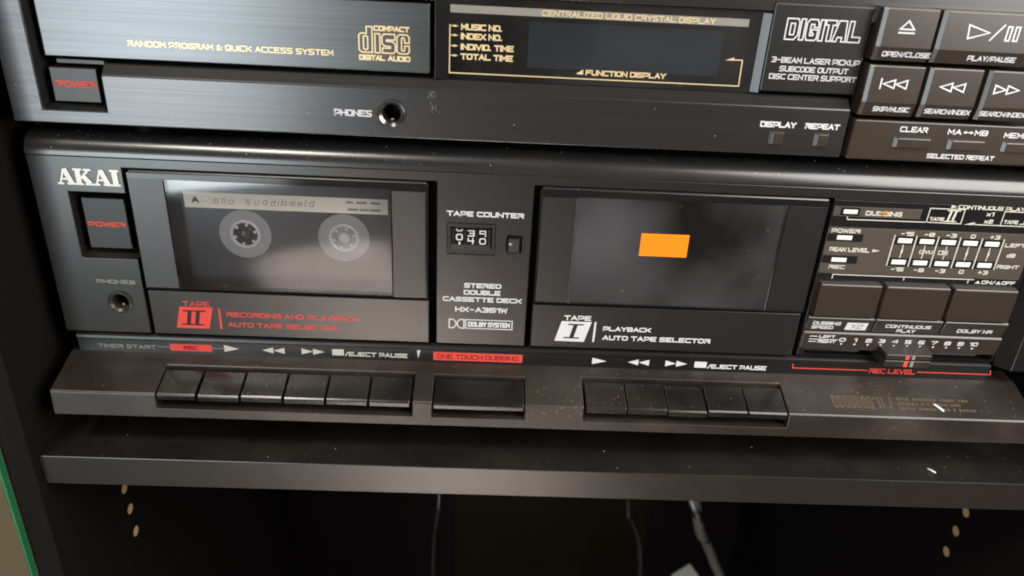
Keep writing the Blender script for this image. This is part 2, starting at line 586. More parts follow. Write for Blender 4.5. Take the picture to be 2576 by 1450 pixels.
# ================================================================== the setting
bm = B(); box(bm, -2600, 2600, -3200, 1400, -870, -850)
tag(part('floor', bm, M['floor'], None), 'tan wooden floor', kind='structure')
bm = B(); box(bm, -2600, 2600, 420, 440, -850, 400)
tag(part('wall', bm, M['wall'], None), 'tan wall behind the open back of the cabinet', kind='structure')

# ================================================================== cabinet
cab = thing('cabinet', 'black melamine hi-fi cabinet with a dark grey shelf edge and drilled sides', 'cabinet', (44, 150, -850))
def peg(x, y, z, sgn, parent):
    bm = B()
    rr = []
    for r, dx in ((3.0, 0.05), (3.0, 0.12), (2.2, 0.12), (0.01, 0.10)):
        rr.append([bm.verts.new((x + sgn * dx, y + r * math.cos(a * math.pi / 8), z + r * math.sin(a * math.pi / 8))) for a in range(16)])
    for a, b in zip(rr, rr[1:]):
        for i in range(16):
            bm.faces.new([a[i], a[(i + 1) % 16], b[(i + 1) % 16], b[i]])
    return part('peg_hole', bm, M['wood'], parent)
lp = boxpart('side_panel', -208, -196, -31, 330, -845, 90, M['panel'], cab, 0.4, label='left side panel with pale edge band')
bm = B(); box(bm, -208, -196, -31.6, -31.05, -845, 90)
part('edge_band', bm, M['edge'], lp, 0.2)
for y, z in ((33, -297.9), (34.2, -313.8), (35, -331.2), (29.9, -94.6)):
    peg(-196, y, z, 1, lp)
rp = boxpart('side_panel', 284, 304, -31, 330, -845, 90, M['panel'], cab, 0.4)
for y, z in ((35.5, -300.5), (37.3, -316.8), (38.2, -334)):
    peg(284, y, z, -1, rp)
bm = B(); box(bm, -195.8, 283.8, -27, 325, -243, -227.5)
part('shelf_board', bm, M['shelf'], cab, 0.35, mats=[M['shelf'], M['shelf_top']], pick=lambda p: 1 if abs(p.normal.z) > 0.6 else 0)
boxpart('bottom_board', -195.8, 283.8, -20, 325, -760, -742, M['panel'], cab, 0.4)
boxpart('back_panel', -195.8, -24, 326, 330, -742, 90, M['panel'], cab, 0.2)
boxpart('back_panel', 186, 283.8, 326, 330, -742, 90, M['panel'], cab, 0.2)
boxpart('back_panel', -24, 186, 328, 331, -742, 90, M['shade'], cab, 0.2, label='brown hardboard strip filling the dim opening in the cabinet back')  # sheet added across the opening, its dark brown stands for shade
gd = thing('glass_door', 'clear glass door with a green edge standing open beside the left cabinet side', 'glass door', (-211, -33, -845))
bm = B(); box(bm, -560, -209.4, -35, -31, -840, 80)
gl = part('glass_sheet', bm, M['glass'], gd, 0)
bm = B(); box(bm, -209.4, -208.2, -35.1, -31.2, -840, 80)
part('glass_edge', bm, M['green'], gd, 0.3)

# ================================================================== cables in the lower compartment
def cable(label, pts, r, m, parts=None):
    t = thing('cable', label, 'cable', (pts[0][0], pts[0][1], pts[-1][2]))
    bm = B(); tube(bm, smooth_pts(pts), r)
    part('cord', bm, m, t, flat=False)
    return t
cable('thin dark cable hanging alone in the empty compartment below the tape counter', [(-30, 200, -300), (-31, 182, -426), (-32.4, 180, -446), (-34.9, 180, -475), (-35.4, 178, -516), (-34, 170, -600), (-20, 160, -739)], 1.7, M['cable'])
cable('dark curved cable in front of the olive opening in the cabinet back', [(118, 200, -330), (123.5, 180, -433), (127.6, 180, -445.5), (135.6, 180, -465), (138.8, 178, -483), (141.2, 175, -510), (142, 170, -600), (150, 160, -739)], 2.2, M['cable'])
t = cable('thick pale grey cable slanting down to the right behind the white plug', [(165, 230, -330), (182, 180, -441), (193, 180, -467), (203.7, 178, -490), (213, 174, -514), (226, 170, -600), (232, 165, -739)], 4.2, M['cable_grey'])
bm = B(); tube(bm, smooth_pts([(176, 188, -427), (182.4, 180.1, -441), (193.4, 180.1, -467.5)]), 4.5)
part('cable_sleeve', bm, M['cable'], t, flat=False)
t = thing('power_plug', 'white plug box at the bottom edge under the shelf', 'plug', (180, 165, -560))
bm = B(); box(bm, -10, 10, -12, 12, -30, 4)
bmesh.ops.rotate(bm, verts=bm.verts[:], cent=(0, 0, 0), matrix=Euler((0.25, -0.42, 0.35)).to_matrix())
bmesh.ops.translate(bm, verts=bm.verts[:], vec=(183, 172, -507))
part('housing', bm, M['plug'], t, 1.6)
bm = B(); tube(bm, [(184, 178, -530), (190, 182, -580), (196, 186, -739)], 3)
part('cord', bm, M['plug'], t, flat=False)

# ================================================================== cassette deck
dk = thing('cassette_deck', 'black double cassette deck with piano keys on the cabinet shelf', 'cassette deck', (30, 110, -227.5))
boxpart('chassis', -184, 250, 24, 262, -212, -90, M['plastic'], dk, 0.5)
for x in (-150, 215):
    for y in (40, 225):
        bm = B(); lathe_y(bm, 0, 0, [(0.01, 0), (13, 0), (14, 1), (14, 15.4), (0.01, 15.4)], 24)
        bmesh.ops.rotate(bm, verts=bm.verts[:], cent=(0, 0, 0), matrix=Matrix.Rotation(math.pi / 2, 3, 'X'))
        bmesh.ops.translate(bm, verts=bm.verts[:], vec=(x, y, -227.4))
        part('foot', bm, M['plastic'], dk, flat=False)

# top cover with the big rounded front lip
prof = [(25, -95), (25, -88.6)]
for i in range(25):
    a = math.pi / 2 * i / 24
    prof.append((9.3 - 9.2 * math.sin(a), -96.9 + 8.3 * math.cos(a)))
prof += [(0.1, -97.0), (6, -97.0)]
bm = B(); prism(bm, prof, -186.8, 252)
part('top_lip', bm, M['lip'], dk, 0)
boxpart('top_cover', -186.8, 252, 25.2, 262, -89.8, -88.4, M['plastic_dusty'], dk, 0.2)

# front panel
def hole(x0, x1, z0, z1, y0=-5, y1=30):
    return lambda b: box(b, x0, x1, y0, y1, z0, z1)
def round_hole(cx, cz, r, y0=-5, y1=30):
    def f(b):
        rr = lathe_y(b, cx, cz, [(r, y0), (r, y1)], 36)
        b.faces.new(rr[0]); b.faces.new(rr[-1][::-1])
    return f
bm = B(); box(bm, -186.8, 252, 0, 14, -178.4, -97.1)
fp = part('front_panel', bm, M['brushed'], dk, 0.5, cut=[
    hole(-149.3, -21.5, -190, -101.4), hole(18.8, 145.3, -190, -101.4), hole(145.2, 238.4, -190, -102.2),
    hole(-172.6, -149.2, -142.0, -112.4), hole(-17.0, 3.5, -133.5, -119.4, -5, 2.6), hole(8.6, 15.0, -131.8, -124.3, -5, 3),
    round_hole(-160.2, -162.7, 4.2, -5, 12)])
boxpart('inner_plate', -150, 239, 14.2, 16, -186, -98, M['dark'], dk, 0)
boxpart('button_well', -173, -148.8, 9, 14, -143, -112, M['dark'], dk, 0)

AK = [ # heavy slab serif letters on a 10 x 10 grid: strokes with their own weights
 [([(0.0, 0.6), (3.6, 0.6)], 1.2), ([(5.4, 0.6), (10.4, 0.6)], 1.2), ([(1.7, 1.0), (4.6, 9.6)], 1.1), ([(7.9, 1.0), (4.9, 9.4)], 3.0), ([(2.7, 3.4), (6.4, 3.4)], 1.1)],
 [([(0.0, 0.6), (5.0, 0.6)], 1.2), ([(0.0, 9.4), (5.0, 9.4)], 1.2), ([(2.5, 1.2), (2.5, 8.8)], 3.0), ([(5.8, 9.4), (10.2, 9.4)], 1.2), ([(5.9, 0.6), (11.2, 0.6)], 1.2), ([(4.0, 4.2), (8.3, 8.9)], 1.2), ([(4.9, 5.8), (8.6, 1.1)], 2.9)],
 [([(0.0, 0.6), (3.6, 0.6)], 1.2), ([(5.4, 0.6), (10.4, 0.6)], 1.2), ([(1.7, 1.0), (4.6, 9.6)], 1.1), ([(7.9, 1.0), (4.9, 9.4)], 3.0), ([(2.7, 3.4), (6.4, 3.4)], 1.1)],
 [([(0.0, 0.6), (5.2, 0.6)], 1.2), ([(0.0, 9.4), (5.2, 9.4)], 1.2), ([(2.6, 1.2), (2.6, 8.8)], 3.1)]]
bm = B(); ox = 0; k = 0
for gl_, wdt in zip(AK, (9.7, 10.6, 9.9, 5.2)):
    for pts, th in gl_:
        hh = th / 2
        d = (Vector(pts[1]) - Vector(pts[0])).normalized() * hh
        q = [tuple(Vector(pts[0]) + d * (0.9 if th > 2 else 0.99)), tuple(Vector(pts[1]) - d * (0.9 if th > 2 else 0.99))]
        ribbon(bm, [(-175.9 + (ox + x) * 0.715, -109.2 + z * 0.70) for x, z in q], hh * 0.71, flat_map(-0.25), k % 6)
        k += 1
    ox += wdt
part('badge', bm, M['silver'], fp, flat=True)

# deck power button
bm = B(); taper(bm, -170.2, -151.3, 2.2, 9, -139.2, -114.6, 0.7, 0.4, 0.9, 0.9)
pb = part('power_button', bm, M['plastic'], dk, 0.4)
write('POWER', -168.5, -152.9, -128.3, 2.2, M['redlit'], pb, 2.2, 0.24)
bm = B(); prism(bm, [(1.0, -142.0), (9, -142.0), (9, -139.6)], -172.5, -149.3)
part('well_sill', bm, M['plastic_dusty'], dk, 0.2)
write('PHONES', -168.9, -152.2, -154.0, 1.9, M['grey_shaded'], fp, 0, 0.25)  # white print, greyed by shade put into the colour

def jack(cx, cz, y, r, parent, m, mring):
    bm = B(); lathe_y(bm, cx, cz, [(r, y + 0.2), (r * 0.98, y - 0.9), (r * 0.86, y - 1.2), (r * 0.66, y - 0.2), (r * 0.60, y + 2.0), (r * 0.58, y + 9)], 44)
    j = part('jack_socket', bm, mring, parent, flat=False)
    bm = B()
    rr = lathe_y(bm, cx, cz, [(r * 0.64, y + 9), (0.01, y + 9)], 24)
    part('socket_bore', bm, M['dark'], j)
    bm = B(); box(bm, cx - 0.7, cx + 0.7, y + 2.2, y + 6, cz - r * 0.56, cz - r * 0.40)
    part('contact', bm, M['metal'], j, 0.2)
    return j
jack(-160.2, -162.7, 0, 5.3, dk, M['plastic'], M['plastic_dusty'])

# ---------------- the two cassette doors
def door(x0, x1, name_red):
    d = thing_part = None
    bm = B(); box(bm, x0, x1, -0.3, 10, -178.2, -156.4)
    lo = part('cassette_door', bm, M['brushed'], dk, 0.45)
    return lo
d2 = door(-147.6, -24.6, True)
d1 = door(21.4, 142.6, False)
def window(x0, x1, clear_l, clear_r, mwin, parent):
    zt, zb = -102.6, -155.3
    bm = B(); box(bm, x0, x1, -1.3, 9, zb, zt)
    fr = part('door_frame', bm, M['gloss'], parent, 0.6, cut=[hole(clear_l, clear_r, zb + 0.9, zt - 2.6)])
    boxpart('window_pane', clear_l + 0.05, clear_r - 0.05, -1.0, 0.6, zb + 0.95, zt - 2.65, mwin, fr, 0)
    return fr
w2 = window(-147.6, -25.0, -132.6, -40.6, M['acrylic'], d2)
boxpart('ribbed_strip', -147.0, -133.0, -1.42, -1.2, -154.4, -105.2, M['rib'], w2, 0.05)
boxpart('ribbed_strip', -40.0, -26.2, -1.42, -1.2, -154.4, -105.8, M['rib'], w2, 0.05)
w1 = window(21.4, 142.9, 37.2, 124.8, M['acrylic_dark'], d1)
boxpart('ribbed_strip', 22.4, 36.4, -1.42, -1.2, -154.4, -105.8, M['rib'], w1, 0.05)
boxpart('glint_line', 36.5, 37.1, -1.75, -1.3, -154.6, -105.8, M['edge_glint'], w1, 0.1)  # strip added for the bright window edge, highlight painted pale
boxpart('ribbed_strip', 126.2, 142.2, -1.42, -1.2, -154.4, -105.2, M['rib'], w1, 0.05)
for xa, xb in ((22.2, 28.6), (28.9, 37.4), (37.9, 80.8), (81.3, 142.4)):
    bm = B(); prism(bm, [(-1.1, -102.55), (-0.6, -101.7), (4, -101.7), (4, -102.55)], xa, xb)
    part('hinge_bar', bm, M['lip'], w1, 0.25)
bm = B(); prism(bm, [(-1.0, -102.55), (-0.5, -101.8), (4, -101.8), (4, -102.55)], -146.6, -26)
part('hinge_bar', bm, M['lip'], w2, 0.25)
# wells behind the windows
boxpart('cassette_well', -135, -38, 13.4, 14, -156, -104, M['dark'], dk, 0)
boxpart('cassette_well', 36, 126, 13.4, 14, -156, -104, M['dark'], dk, 0)
bm = B()
extr(bm, rect(65.5, 86.2, -130.7, -120.2, 0), -1.12, -1.04)
part('price_sticker', bm, M['orange'], w1, 0, label='blank bright orange sticker on the right cassette window')

# door print
write('TAPE', -133.2, -121.2, -163.7, 2.5, M['red'], d2, -0.3)
poly('lettering', [(-137.3, -174.8), (-122.9, -174.8), (-120.2, -164.0), (-134.7, -164.0)], M['red'], d2, -0.3)
roman(-134.6, -173.2, 7.6, 2, 0.19, 9.2, flat_map(-0.36), M['ink'], d2)
poly('lettering', rect(-118.0, -117.1, -174.7, -164.2, 0.0), M['red'], d2, -0.3)
write('RECORDING AND PLAYBACK', -114.6, -55.6, -168.3, 2.3, M['red'], d2, -0.3, 0.2)
write('AUTO TAPE SELECTOR', -114.4, -65.9, -173.4, 2.3, M['red'], d2, -0.3, 0.2)
write('TAPE', 35.9, 48.1, -163.8, 2.4, M['white'], d1, -0.3, 0.25)
poly('lettering', [(32.3, -174.7), (45.8, -174.8), (48.5, -164.4), (34.9, -164.4)], M['white'], d1, -0.3)
roman(36.6, -173.2, 7.6, 1, 0.24, 6.3, flat_map(-0.36), M['ink'], d1)
poly('lettering', rect(49.6, 50.5, -174.7, -164.3, 0.2), M['white'], d1, -0.3)
write('PLAYBACK', 53.9, 75.8, -168.7, 2.3, M['white'], d1, -0.3, 0.25)
write('AUTO TAPE SELECTOR', 54.1, 103.8, -173.4, 2.4, M['white'], d1, -0.3, 0.25)

# ---------------- tape counter column
write('TAPE COUNTER', -17.3, 15.2, -116.2, 2.3, M['white'], fp, 0, 0.25)
write('STEREO', -9.3, 7.0, -149.6, 2.3, M['white'], fp, 0, 0.25)
write('DOUBLE', -9.4, 6.8, -153.0, 2.3, M['white'], fp, 0, 0.25)
write('CASSETTE DECK', -18.6, 16.4, -156.5, 2.3, M['white'], fp, 0, 0.25)
write('HX-A351W', -13.1, 10.2, -161.7, 2.5, M['white'], fp, 0, 0.25)
Z0, Z1 = -170.0, -165.6
lines('lettering', [[(-15.6, Z0), (-15.6, Z1), (-14.0, Z1), (-12.9, Z1 - 0.9), (-12.5, (Z0 + Z1) / 2), (-12.9, Z0 + 0.9), (-14.0, Z0), (-15.6, Z0)],
    [(-9.0, Z0), (-9.0, Z1), (-10.6, Z1), (-11.7, Z1 - 0.9), (-12.1, (Z0 + Z1) / 2), (-11.7, Z0 + 0.9), (-10.6, Z0), (-9.0, Z0)]], 0.55, M['white'], fp)
lines('lettering', [[(-8.2, Z0), (-8.2, Z1), (12.7, Z1), (12.7, Z0), (-8.2, Z0)]], 0.42, M['white'], fp)
write('DOLBY SYSTEM', -7.2, 11.8, -169.1, 2.5, M['white'], fp, 0, 0.25)
# counter window
bm = B(); box(bm, -16.9, 3.4, 0.0, 2.5, -133.4, -119.5)
def slope_cut(b):
    f = [(-16.2, -1, -132.9), (2.7, -1, -132.9), (2.7, -1, -120.0), (-16.2, -1, -120.0)]
    k = [(-14.7, 2.0, -129.8), (1.2, 2.0, -129.8), (1.2, 2.0, -122.6), (-14.7, 2.0, -122.6)]
    a = [b.verts.new(p) for p in f]; c = [b.verts.new(p) for p in k]
    b.faces.new(a); b.faces.new(c[::-1])
    for i in range(4):
        b.faces.new([a[i], c[i], c[(i + 1) % 4], a[(i + 1) % 4]])
cw = part('counter_window', bm, M['plastic'], dk, 0.12, cut=[slope_cut])
for cx, top, mid, low, ms, mh, zz in ((-11.9, 'U', '0', '1', -127.9, 3.1, 0), (-6.9, '', 't', 'f', -126.0, 3.1, 0), (-1.9, '', 'q', '0', -126.0, 3.1, 0)):
    bm = B(); box(bm, cx - 2.35, cx + 2.35, 1.75, 1.95, -129.7, -122.7)
    wh = part('number_wheel', bm, M['dark'], cw, 0)
    if top:
        lines('lettering', [[(cx - 1.2, -122.9), (cx - 0.9, -123.5), (cx + 0.9, -123.5), (cx + 1.2, -122.9)]], 0.5, M['white'], wh, 1.75)
        write(mid, cx - 1.45, cx + 1.45, ms, 2.95, M['white'], wh, 1.75, 0.18)
        lines('lettering', [[(cx + 0.1, -129.6), (cx + 0.1, -128.9)]], 0.65, M['white'], wh, 1.75)
    else:
        write(mid, cx - 1.45, cx + 1.45, ms, 2.95, M['white'], wh, 1.75, 0.18)
        write(low, cx - 1.45, cx + 1.45, -129.5, 2.9, M['white'], wh, 1.75, 0.18)
bm = B(); taper(bm, 8.9, 14.4, -1.6, 3, -131.6, -124.6, 0.2, 0.5, 0.5, 0.3)
rb = part('reset_button', bm, M['rib'], dk, 0.25)
lines('lettering', [[(9.4, -127.4), (10.6, -127.4)], [(10.0, -126.9), (10.0, -127.9)]], 0.3, M['white'], rb, -1.6)

# ---------------- printed strip and piano key ledge
prof = [(1.5, -179.4), (-0.1, -180.3), (-0.3, -181.6), (0.3, -182.2), (0.3, -190), (14, -190), (14, -179.4)]
bm = B(); prism(bm, prof, -183.0, 238.2)
st = part('legend_strip', bm, M['plastic'], dk, 0.12)
sm = flat_map(0.3)
write('TIMER START', -174.3, -148.4, -186.9, 2.1, M['grey_shaded'], st, mp=sm, th=0.22)  # shade at the left end painted into this legend's grey
lines('lettering', [[(-147.4, -185.4), (-142.1, -185.4)], [(-123.3, -185.4), (-117.6, -185.3)]], 0.35, M['grey_shaded'], st, mp=sm)
poly('lettering', rect(-142.1, -123.3, -187.2, -183.7), M['red'], st, mp=sm)
write('REC', -136, -129.5, -186.5, 2.0, M['redink'], st, mp=flat_map(0.26), th=0.24)
polys('lettering', [tri_r(-117.8, -111.0, -185.2, 1.8)], M['cream'], st, mp=sm)
polys('lettering', [tri_l(-100.7, -95.6, -185.4, 1.6), tri_l(-95.6, -90.5, -185.4, 1.6)], M['cream'], st, mp=sm)
polys('lettering', [tri_r(-82.8, -77.6, -185.3, 1.6), tri_r(-77.6, -72.4, -185.3, 1.6)], M['cream'], st, mp=sm)
polys('lettering', [rect(-68.9, -63.6, -186.8, -183.6)], M['cream'], st, mp=sm)
write('/EJECT PAUSE', -63.1, -34.5, -187.0, 2.3, M['cream'], st, mp=sm, th=0.24)
polys('lettering', [[(-29.7, -186.9), (-28.5, -182.6), (-30.2, -182.6)]], M['cream'], st, mp=sm)
poly('lettering', rect(-22.7, 18.3, -187.5, -183.2), M['red'], st, mp=sm)
write('ONE TOUCH DUBBING', -21.0, 16.6, -186.6, 2.4, M['redink'], st, mp=flat_map(0.26), th=0.17)
polys('lettering', [tri_r(50.7, 57.4, -185.1, 1.7)], M['white'], st, mp=sm)
polys('lettering', [tri_l(67.3, 72.3, -185.1, 1.6), tri_l(72.3, 77.3, -185.1, 1.6)], M['white'], st, mp=sm)
polys('lettering', [tri_r(84.9, 90.0, -185.1, 1.6), tri_r(90.0, 95.1, -185.1, 1.6)], M['white'], st, mp=sm)
polys('lettering', [rect(98.6, 104.3, -186.8, -183.6)], M['white'], st, mp=sm)
write('/EJECT PAUSE', 104.8, 132.6, -187.1, 2.3, M['white'], st, mp=sm, th=0.24)
lines('lettering', [[(144.7, -183.2), (145.0, -185.2), (180.4, -185.2)], [(204.6, -185.2), (239.5, -185.2), (238.8, -182.9)]], 0.5, M['red'], st, mp=sm)
write('REC LEVEL', 181.4, 203.5, -186.6, 2.6, M['red'], st, mp=sm, th=0.22)

SL = (195.6 - 189.0) / 20.5             # fall of the ledge top per mm towards the viewer
def ztop(y): return -189.0 + SL * (y + 1)
LEDGE = [(0.2, ztop(0.2)), (-21.5, -195.6), (-22.1, -196.2), (-22.8, -207.6), (10, -207.6), (10, ztop(0.2))]
bm = B(); prism(bm, LEDGE, -186.6, 252)
def notch(x0, x1, yb, zb=-203.0):
    return lambda b: box(b, x0, x1, -40, yb, zb, -150)
ledge = part('key_ledge', bm, M['plastic_dusty'], dk, 0.35, cut=[notch(-141.8, -30.2, -6.2), notch(-21.6, 19.6, -6.6), notch(45.6, 138.0, -5.4)])
def key(x0, x1, yb, yf=-22.2, dz=0.0, nx=0.0, m='key', right=0.0):
    """A piano key: top flush with the ledge, rolled front lip, open space below."""
    a = ztop(yb) - 0.2 + dz
    f = ztop(-21.2) - 0.1 + dz
    prof = [(yb, a), (yf + 0.75, f), (yf, f - 0.75), (yf, f - 3.0), (yf + 2, f - 3.6), (yb, f - 3.6)]
    bm = B(); prism(bm, prof, x0, x1)
    return part('piano_key', bm, M[m], dk, 0.25)
e = [-141.4, -123.9, -105.2, -86.5, -68.1, -49.4, -30.7]
for i in range(6):
    key(e[i] + 0.25, e[i + 1] - 0.75, -8.8, dz=(0.0, -0.25, 0.1, -0.1, 0.05, 0)[i])
key(-21.0, 19.0, -8.2, yf=-22.0, dz=-0.5)
e = [46.6, 65.2, 83.4, 101.3, 119.6, 137.6]
for i in range(5):
    key(e[i] + 0.3, e[i + 1] - 0.4, -7.9, dz=(0, 0.05, -0.5, 0.1, 0)[i])
lm = lambda x, z, k: (x, -LIFT - 0.0 + (z - 0) , ztop(z) + 0.06 + 0.006 * k)      # z here is the depth along the ledge top
gm = lambda x, z, k: (x, z, ztop(z) + 0.07 + 0.006 * k)
# faded gold print, worn past reading: a row of tall letter stubs, a slash and three lines of small word stubs
rw_ = random.Random(5)
def stub(x0, x1, d0, d1):
    j = lambda: rw_.uniform(-0.12, 0.12)
    return [(x0 + j(), d0 + j()), (x1 + j(), d0 + j()), (x1 + j(), d1 + j()), (x0 + j(), d1 + j())]
stubs = []
for i in range(7):
    xa = 159.8 + i * 2.75
    stubs += [stub(xa, xa + 0.85, -17.8, -11.0), stub(xa + 1.5, xa + 2.25, -17.6, -11.2), stub(xa + 0.8, xa + 1.6, -12.1, -11.0)]
    if rw_.random() < 0.7:
        stubs.append(stub(xa + 0.8, xa + 1.6, -17.8, -16.6))
for xa in (181.0, 182.7):
    stubs += [stub(xa, xa + 1.0, -17.6, -13.6 + rw_.uniform(0, 2.4))]
polys('lettering', stubs, M['faded'], ledge, mp=gm)
lines('lettering', [[(186.6, -17.8), (187.3, -10.8)]], 0.7, M['faded'], ledge, mp=gm)
stubs = []
for d, xe in ((-12.0, 226.5), (-14.6, 222.0), (-17.2, 228.0)):
    xa = 190.2
    while xa < xe - 3:
        wd = rw_.uniform(1.0, 1.5)
        stubs.append(stub(xa, xa + wd, d - 0.75, d + 0.75))
        xa += wd + rw_.choice((0.35, 0.35, 0.4, 0.5, 1.6))
polys('lettering', stubs, M['faded'], ledge, mp=gm)

# ---------------- level panel on the right
lvl = boxpart('display_panel', 145.4, 238.2, 0.4, 10, -178.4, -102.3, M['gloss'], dk, 0.2, cut=[hole(148.4, 237.2, -178.2, -174.6, -5, 6)])
boxpart('legend_plate', 145.9, 183.6, 0.15, 0.42, -109.3, -104.9, M['plate'], lvl, 0.05)
boxpart('legend_plate', 145.7, 236.0, 0.15, 0.42, -135.9, -114.2, M['plate'], lvl, 0.05)
PY = 0.15
def lamp(x0, x1, z0, z1, frame=None):
    fr = frame or (x0 - 1.1, x1 + 1.1, z0 - 0.8, z1 + 0.8)
    a = boxpart('lamp_frame', fr[0], fr[1], 0.02, 0.16, fr[2], fr[3], M['dark'], lvl, 0.04)
    boxpart('indicator_lamp', x0, x1, -0.25, 0.05, z0, z1, M['led'], a, 0.2)
lamp(150.0, 156.0, -108.0, -106.1)
lamp(150.0, 156.6, -119.9, -117.9, (145.9, 161.4, -120.7, -117.2))
lamp(150.0, 156.6, -130.3, -128.3, (145.9, 161.4, -131.0, -127.4))
for i in range(5):
    x = 176.7 + i * 9.6
    lamp(x, x + 6.3, -120.3, -118.1)
    lamp(x - 0.1, x + 6.2, -130.4, -128.2)
write('DUBBING', 159.7, 175.4, -108.5, 2.1, M['cream'], lvl, PY, 0.25)
lines('lettering', [[(152.4, -109.6), (152.7, -110.7), (187.0, -110.5)]], 0.42, M['cream'], lvl, 0.4)
lines('lettering', [[(186.9, -110.5), (186.9, -104.2), (201.9, -104.2), (201.9, -110.6), (186.9, -110.5)]], 0.42, M['cream'], lvl, 0.4)
write('TAPE', 187.8, 194.2, -109.8, 1.7, M['cream'], lvl, 0.4, 0.25)
roman(194.2, -110.0, 5.4, 2, 0.12, 5.2, flat_map(0.4), M['cream'], lvl)
polys('lettering', [tri_r(195.6, 198.2, -103.1, 0.75)], M['cream'], lvl, 0.4)
write('CONTINUOUS PLAY', 198.6, 227.6, -104.0, 1.9, M['cream'], lvl, 0.4, 0.25)
write('x1', 211.8, 215.0, -106.7, 1.9, M['cream'], lvl, 0.4, 0.25)
write('x2', 211.8, 215.6, -110.0, 1.9, M['cream'], lvl, 0.4, 0.25)
polys('lettering', [[(203.2, -110.9), (208.0, -110.9), (208.0, -109.6)]], M['cream'], lvl, 0.4)
lines('lettering', [[(207.6, -110.7), (236, -110.7)], [(219.2, -110.6), (219.2, -104.3), (234.3, -104.3), (234.3, -110.6)]], 0.42, M['cream'], lvl, 0.4)
write('TAPE', 220.2, 226.6, -109.8, 1.7, M['cream'], lvl, 0.4, 0.25)
roman(227.6, -110.0, 5.4, 1, 0.12, 3.6, flat_map(0.4), M['cream'], lvl)
write('POWER', 147.0, 159.6, -116.8, 1.9, M['cream'], lvl, PY, 0.25)
write('PEAK LEVEL', 148.0, 165.8, -125.5, 2.0, M['cream'], lvl, PY, 0.25)
polys('lettering', [tri_r(167, 170.4, -124.5, 0.75)], M['cream'], lvl, PY)
write('REC', 149.7, 156.8, -133.7, 1.8, M['cream'], lvl, PY, 0.25)
lines('lettering', [[(175.0 + i * 9.62, -131.0), (175.0 + i * 9.62, -117.0)] for i in range(6)], 0.5, M['cream'], lvl, PY)
lines('lettering', [[(179.8 + i * 9.6, -127.2), (179.8 + i * 9.6, -121.2)] for i in range(5)], 0.42, M['cream'], lvl, PY)
polys('lettering', [[(179.4 + i * 9.6, -124.2), (179.9 + i * 9.6, -126.4), (180.4 + i * 9.6, -124.2), (179.9 + i * 9.6, -122.0)] for i in range(5)], M['cream'], lvl, PY, lift=4)
for i, s in enumerate(('-15', '-8', '-3', '0', '+3')):
    xc = 180.2 + i * 9.6
    hw = (2.9, 2.4, 2.4, 1.1, 2.4)[i]
    write(s, xc - hw, xc + hw, -117.0, 1.9, M['cream'], lvl, PY, 0.25)
    write(s, xc - hw, xc + hw, -133.8, 1.9, M['cream'], lvl, PY, 0.25)
write('0 VU', 187.6, 193.6, -125.0, 1.7, M['cream'], lvl, PY - 0.03, 0.25)
lines('lettering', [[(196.2, -125), (196.2, -123.3), (197.9, -123.3), (197.9, -125), (196.2, -125)], [(198.3, -125), (198.3, -123.3), (200.0, -123.3), (200.0, -125), (198.3, -125)]], 0.4, M['cream'], lvl, PY - 0.03)
write('LEFT', 224.2, 233.4, -120.4, 1.8, M['cream'], lvl, PY, 0.25)
write('dB', 226.6, 230.4, -125.2, 1.9, M['cream'], lvl, PY, 0.25)
write('RIGHT', 224.0, 233.9, -130.6, 1.8, M['cream'], lvl, PY, 0.25)
lines('lettering', [[(152.6, -138.4), (152.6, -136.5), (216.0, -136.5)]], 0.42, M['cream'], lvl, 0.4)
lines('lettering', [[(184.6, -136.7), (184.6, -138.0)], [(213.6, -136.7), (213.6, -138.2)]], 0.42, M['cream'], lvl, 0.4)
polys('lettering', [[(216.8, -138.4), (219.4, -138.4), (218.1, -136.9)], [(226.3, -138.0), (228.7, -138.0), (227.5, -136.8)], [(226.3, -138.5), (228.7, -138.5), (228.7, -138.15), (226.3, -138.15)]], M['cream'], lvl, 0.4)
write('ON/', 219.8, 226.0, -138.5, 1.8, M['cream'], lvl, 0.4, 0.25)
write('OFF', 229.0, 235.0, -138.5, 1.8, M['cream'], lvl, 0.4, 0.25)
for i, (x0, x1) in enumerate(((146.4, 175.2), (175.9, 206.0), (206.7, 236.8))):
    bm = B(); taper(bm, x0, x1, -2.6, 6, -156.4, -139.3, 0.8, 0.3, 0.9, 0.2)
    part('push_button', bm, M['button'], dk, 0.75, seg=3)
for i, (x0, x1) in enumerate(((145.8, 176.3), (176.9, 207.9), (208.6, 238.2))):
    bm = B(); prism(bm, [(-1.6, -157.6), (-0.9, -156.8), (6, -156.8), (6, -164.6), (0.0, -164.6)], x0, x1)
    lab = part('label_tab', bm, M['button'], dk, 0.45)
    mp = flat_map(0, (-1.6, -157.6, -1.6 / 7.0))
    if i == 0:
        write('DUBBING', 148.6, 161.4, -161.2, 1.9, M['white'], lab, mp=mp, th=0.24)
        write('SPEED', 148.6, 158.6, -163.6, 1.9, M['white'], lab, mp=mp, th=0.24)
        poly('lettering', [(163.9, -163.7), (173.6, -163.7), (173.9, -159.4), (164.2, -159.4)], M['white'], lab, mp=mp)
        write('X2', 166.4, 171.8, -163.0, 2.8, M['grey_shaded'], lab, mp=mp, th=0.14, name='x')
    elif i == 1:
        write('CONTINUOUS', 182.0, 203.2, -161.6, 1.9, M['white'], lab, mp=mp, th=0.24)
        write('PLAY', 188.0, 196.8, -164.2, 1.9, M['white'], lab, mp=mp, th=0.24)
    else:
        write('DOLBY NR', 215.8, 232.2, -163.0, 2.0, M['white'], lab, mp=mp, th=0.22)
bm = B(); prism(bm, [(-0.7, -166.0), (-0.2, -165.1), (6, -165.1), (6, -174.4), (0.3, -174.4)], 145.8, 238.2)
scl = part('scale_plate', bm, M['button'], dk, 0.25)
